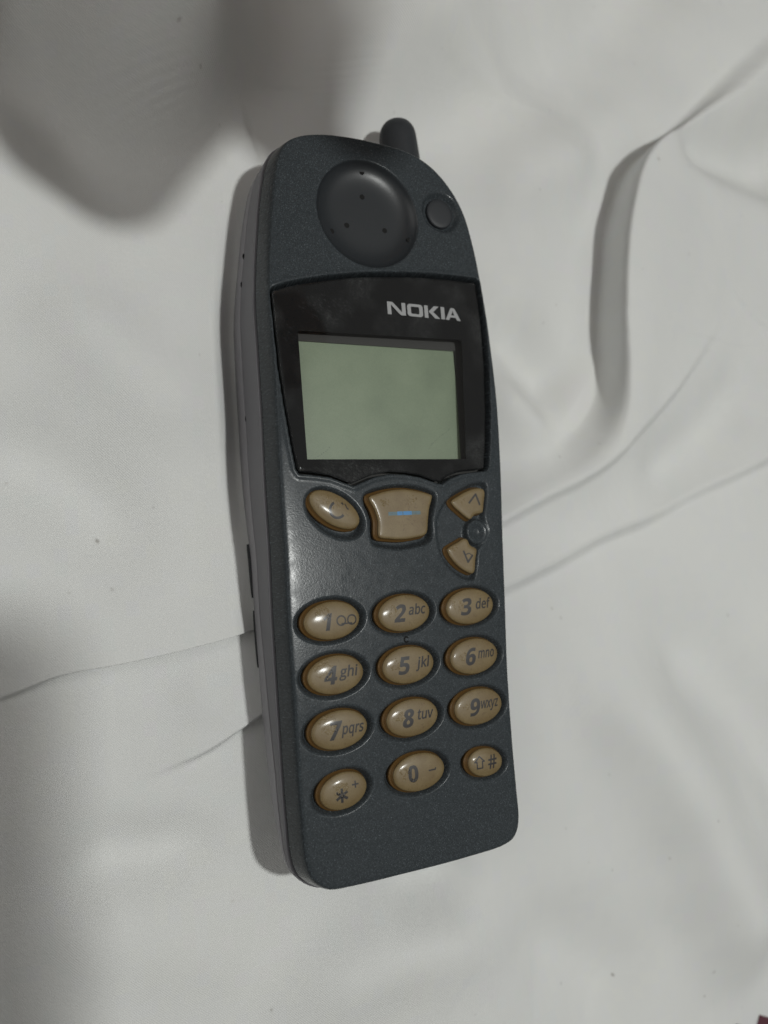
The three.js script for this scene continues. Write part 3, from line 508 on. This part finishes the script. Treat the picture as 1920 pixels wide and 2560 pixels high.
{
  const X0 = -190, X1 = 340, Y0 = -270, Y1 = 310;
  const ticks = (from, list) => { const o = [from]; for (const [to, st] of list) { const a = o[o.length - 1], n = Math.round((to - a) / st); for (let i = 1; i <= n; i++) o.push(lerp(a, to, i / n)); } return o; };
  const xs = ticks(X0, [[-115, 3], [-66, 1.2], [-18, 0.35], [25, 0.6], [112, 0.4], [215, 0.9], [X1, 3]]), ys = ticks(Y0, [[-175, 3], [-100, 1.4], [-42, 0.7], [-10, 0.28], [92, 0.42], [205, 0.8], [Y1, 3]]), nx = xs.length - 1, ny = ys.length - 1;
  const pos = new Float32Array((nx + 1) * (ny + 1) * 3), uv = new Float32Array((nx + 1) * (ny + 1) * 2), idx = new Uint32Array(nx * ny * 6);
  for (let j = 0; j <= ny; j++) for (let i = 0; i <= nx; i++) { const x = xs[i], y = ys[j], k = j * (nx + 1) + i, [sx, sy] = lean(x, y); pos.set([(x + sx) * MM, sheet(x, y) * MM, -(y + sy) * MM], k * 3); uv.set([(x - X0) / (X1 - X0), (y - Y0) / (Y1 - Y0)], k * 2); }
  let o = 0; for (let j = 0; j < ny; j++) for (let i = 0; i < nx; i++) { const a = j * (nx + 1) + i, b = a + 1, c = a + nx + 1, d = c + 1; idx.set([a, b, d, a, d, c], o); o += 6; }
  const g = new THREE.BufferGeometry(); g.setAttribute('position', new THREE.BufferAttribute(pos, 3)); g.setAttribute('uv', new THREE.BufferAttribute(uv, 2)); g.setIndex(new THREE.BufferAttribute(idx, 1)); g.computeVertexNormals();
  // cloth colour: faint mottling, a few specks and fibres
  const c = document.createElement('canvas'); c.width = 2048; c.height = 2048; const q = c.getContext('2d'); q.fillStyle = 'rgb(224,225,223)'; q.fillRect(0, 0, 2048, 2048);
  for (let j = 0; j < 2048; j += 8) for (let i = 0; i < 2048; i += 8) { const n = fbm(i / 120, j / 120, 131, 4) - 0.5; q.fillStyle = n > 0 ? `rgba(236,234,228,${(0.5 * n).toFixed(3)})` : `rgba(196,198,202,${(-0.5 * n).toFixed(3)})`; q.fillRect(i, j, 8, 8); }
  for (let i = 0; i < 620; i++) { q.fillStyle = `rgba(90,84,78,${(0.1 + 0.4 * rnd() ** 3).toFixed(2)})`; q.beginPath(); q.ellipse(rnd() * 2048, rnd() * 2048, 0.5 + 1.0 * rnd(), 0.4 + 0.7 * rnd(), rnd() * 3, 0, 7); q.fill(); }
  const ct = new THREE.CanvasTexture(c); ct.colorSpace = S;
  const weave = dataTex(256, 256, (i, j) => { const tw = ((i + j) % 8) / 8, wf = ((i - j * 3 + 1024) % 8) / 8; return 0.5 + 0.22 * Math.sin(tw * 6.283) + 0.1 * Math.sin(wf * 6.283) + 0.28 * (fbm(i / 3, j / 3, 141, 2) - 0.5); }, false, [(X1 - X0) / 14, (Y1 - Y0) / 14]);
  const m = new THREE.MeshPhysicalMaterial({ map: ct, bumpMap: weave, bumpScale: 0.00007, roughness: 0.92, sheen: 0.2, sheenRoughness: 0.6, sheenColor: new THREE.Color(0.8, 0.8, 0.8) });
  const s = part('white_sheet', g, m, scene); s.userData = { label: 'rumpled white cotton sheet under the mobile phone', category: 'sheet' };
  // stitched motif at the corner of the view
  const ca = Math.cos(-0.45), sa = Math.sin(-0.45), cellS = 3.1, cols = [new THREE.Color().setRGB(0.115, 0.035, 0.05), new THREE.Color().setRGB(0.07, 0.065, 0.045)];
  const mm = cols.map((k) => new THREE.MeshStandardMaterial({ color: k, roughness: 0.9, bumpMap: weave, bumpScale: 0.00005 }));
  const plan = [[0, 0, 0], [1, 0, 0], [0, -1, 0], [1, -1, 0], [2, -1, 0], [-1, -1, 1], [-2, -1, 1], [-1, -2, 1], [0, -2, 1], [1, -2, 0], [2, -2, 0]];
  for (const [i, j, k] of plan) {
    const N = 6, ps = [], ix = [];
    for (let b = 0; b <= N; b++) for (let a = 0; a <= N; a++) { const u = (i + a / N) * cellS, v = (j - b / N) * cellS, x = 90.3 + u * ca - v * sa, y = -114.9 + u * sa + v * ca, e = Math.min(a, b, N - a, N - b); ps.push(x * MM, (sheet(x, y) + 0.12 + 0.1 * Math.min(1, e / 2)) * MM, -y * MM); }
    for (let b = 0; b < N; b++) for (let a = 0; a < N; a++) { const p0 = b * (N + 1) + a; ix.push(p0, p0 + N + 1, p0 + N + 2, p0, p0 + N + 2, p0 + 1); }
    const g2 = geo(ps, ix, new Array((ps.length / 3) * 2).fill(0).map((_, q2) => (q2 % 7) / 70)); part('stitched_motif', g2, mm[k], s, k ? 'dark olive stitched step of the motif' : 'maroon stitched step of the motif');
  }
}

// ---------------------------------------------------------------- above the view: what throws the two soft shadows on the left
{ // the smartphone the picture is taken with, behind the lens
  const o = new THREE.Group(); o.name = 'smartphone'; o.userData = { label: 'black smartphone held above the sheet to take the picture', category: 'smartphone' };
  const w = 80, l = 164, t = 8.5, back = 15, right = 70.8, top = 7;
  const cx = right - w / 2, cy = top - l / 2;
  const glass = new THREE.MeshStandardMaterial({ color: new THREE.Color().setRGB(0.02, 0.02, 0.022), roughness: 0.35 }), rim = new THREE.MeshStandardMaterial({ color: new THREE.Color().setRGB(0.05, 0.05, 0.055), roughness: 0.4, metalness: 0.6 });
  const at = (g, x, y, z) => { g.translate(x * MM, y * MM, z * MM); return g; };
  part('case', at(new RoundedBoxGeometry(w * MM, l * MM, t * MM, 4, 4 * MM), cx, cy, back + t / 2), rim, o);
  part('screen', at(new RoundedBoxGeometry((w - 4) * MM, (l - 4) * MM, 0.6 * MM, 2, 0.3 * MM), cx, cy, back + t + 0.1), glass, o);
  const bump = part('camera_bump', at(new RoundedBoxGeometry(22 * MM, 34 * MM, 2 * MM, 3, 0.9 * MM), 11, -13, back - 0.5), glass, o);
  for (const y of [-5, -21]) { const g = new THREE.CylinderGeometry(5 * MM, 5 * MM, 1.2 * MM, 32); g.rotateX(Math.PI / 2); part("lens", at(g, 11, y, back - 1.8), rim, bump); }
  for (const [y, h] of [[-10, 22], [-34, 11]]) part('side_button', at(new RoundedBoxGeometry(1.4 * MM, h * MM, 2.4 * MM, 2, 0.5 * MM), cx + w / 2 + 0.1, cy + 55 + y, back + t / 2), rim, o);
  camera.updateMatrixWorld(); o.position.copy(camera.position); o.quaternion.copy(camera.quaternion); scene.add(o);
}
{ // a hand reaching in over the top left, out of view
  const lampP = [135, 0, 650], Z0 = 66;
  const J = (x, y, dz = 0) => { const z = Z0 + dz, k = (z + BED) / (lampP[2] + BED); return [x + (lampP[0] - x) * k, y + (lampP[1] - y) * k, z]; };
  const bones = [];
  const chain = (pts, rs) => { for (let i = 0; i + 1 < pts.length; i++) bones.push([pts[i], pts[i + 1], rs[i], rs[i + 1]]); };
  chain([J(-46, 108, 4), J(-57, 84, 4), J(-50.5, 70.5, 2), J(-41.5, 63.6, 0)], [9.5, 8.6, 8.2, 7.4]);        // index finger
  chain([J(-12, 116, 4), J(-24, 92, 2), J(-31, 79, 0), J(-39.5, 64, 0)], [11, 9.8, 9, 7.8]);                 // thumb
  chain([J(-34, 110, 14), J(-22, 92, 16), J(-14, 82, 18), J(-4, 74, 22)], [9.5, 8.7, 8.2, 7.4]);              // middle finger
  chain([J(-24, 112, 16), J(-14, 98, 40), J(-7, 86, 50), J(-6, 76, 50)], [9.3, 8.4, 8.0, 7.2]);               // ring finger
  chain([J(-18, 118, 18), J(-9, 106, 40), J(-6, 96, 55), J(-5, 87, 58)], [8.6, 7.6, 7.1, 6.6]);               // little finger
  chain([J(-44, 112, 6), J(-14, 120, 14)], [15, 15]); chain([J(-52, 92, 8), J(-28, 92, 8)], [13, 13]); chain([J(-32, 116, 8), J(-22, 150, 14)], [19, 21]); chain([J(-52, 112, 4), J(-30, 150, 12)], [14, 18]);   // palm
  chain([J(-22, 150, 14), J(-14, 178, 22), J(10, 330, 60)], [22, 25, 36]);                                   // wrist and forearm
  const sdCap = (p, [a, b, r0, r1]) => { const e = [b[0] - a[0], b[1] - a[1], b[2] - a[2]], v = [p[0] - a[0], p[1] - a[1], p[2] - a[2]], l = e[0] * e[0] + e[1] * e[1] + e[2] * e[2], t = clamp((v[0] * e[0] + v[1] * e[1] + v[2] * e[2]) / l, 0, 1); return Math.hypot(v[0] - e[0] * t, v[1] - e[1] * t, v[2] - e[2] * t) - lerp(r0, r1, t); };
  const cen = [-5, 190, 75], half = 155, N = 104, mc = new MarchingCubes(N, new THREE.MeshBasicMaterial(), false, false, 400000);
  for (let k = 0; k < N; k++) for (let j = 0; j < N; j++) for (let i = 0; i < N; i++) {
    const p = [cen[0] + ((i - N / 2) / (N / 2)) * half, cen[1] + ((j - N / 2) / (N / 2)) * half, cen[2] + ((k - N / 2) / (N / 2)) * half];
    let d = 1e9; for (const b of bones) { const q = sdCap(p, b), h = clamp(0.5 + (0.5 * (d - q)) / 2.2, 0, 1); d = d > 1e8 ? q : lerp(d, q, h) - 2.2 * h * (1 - h); }
    mc.field[k * N * N + j * N + i] = -d;
  }
  mc.isolation = 0; mc.update();
  const n = mc.count, ps = new Float32Array(n * 3); for (let i = 0; i < n; i++) ps.set([(cen[0] + mc.positionArray[3 * i] * half) * MM, (cen[2] + mc.positionArray[3 * i + 2] * half + BED) * MM, -(cen[1] + mc.positionArray[3 * i + 1] * half) * MM], 3 * i);
  let g = new THREE.BufferGeometry(); g.setAttribute('position', new THREE.BufferAttribute(ps, 3)); g = mergeVertices(g, 1e-5); g.computeVertexNormals();
  const hand = part('hand', g, new THREE.MeshStandardMaterial({ color: new THREE.Color().setRGB(0.36, 0.21, 0.15), roughness: 0.6 }), scene);
  hand.userData = { label: 'bare hand and forearm reaching over the sheet above the antenna', category: 'hand' };
}

renderer.render(scene, camera);
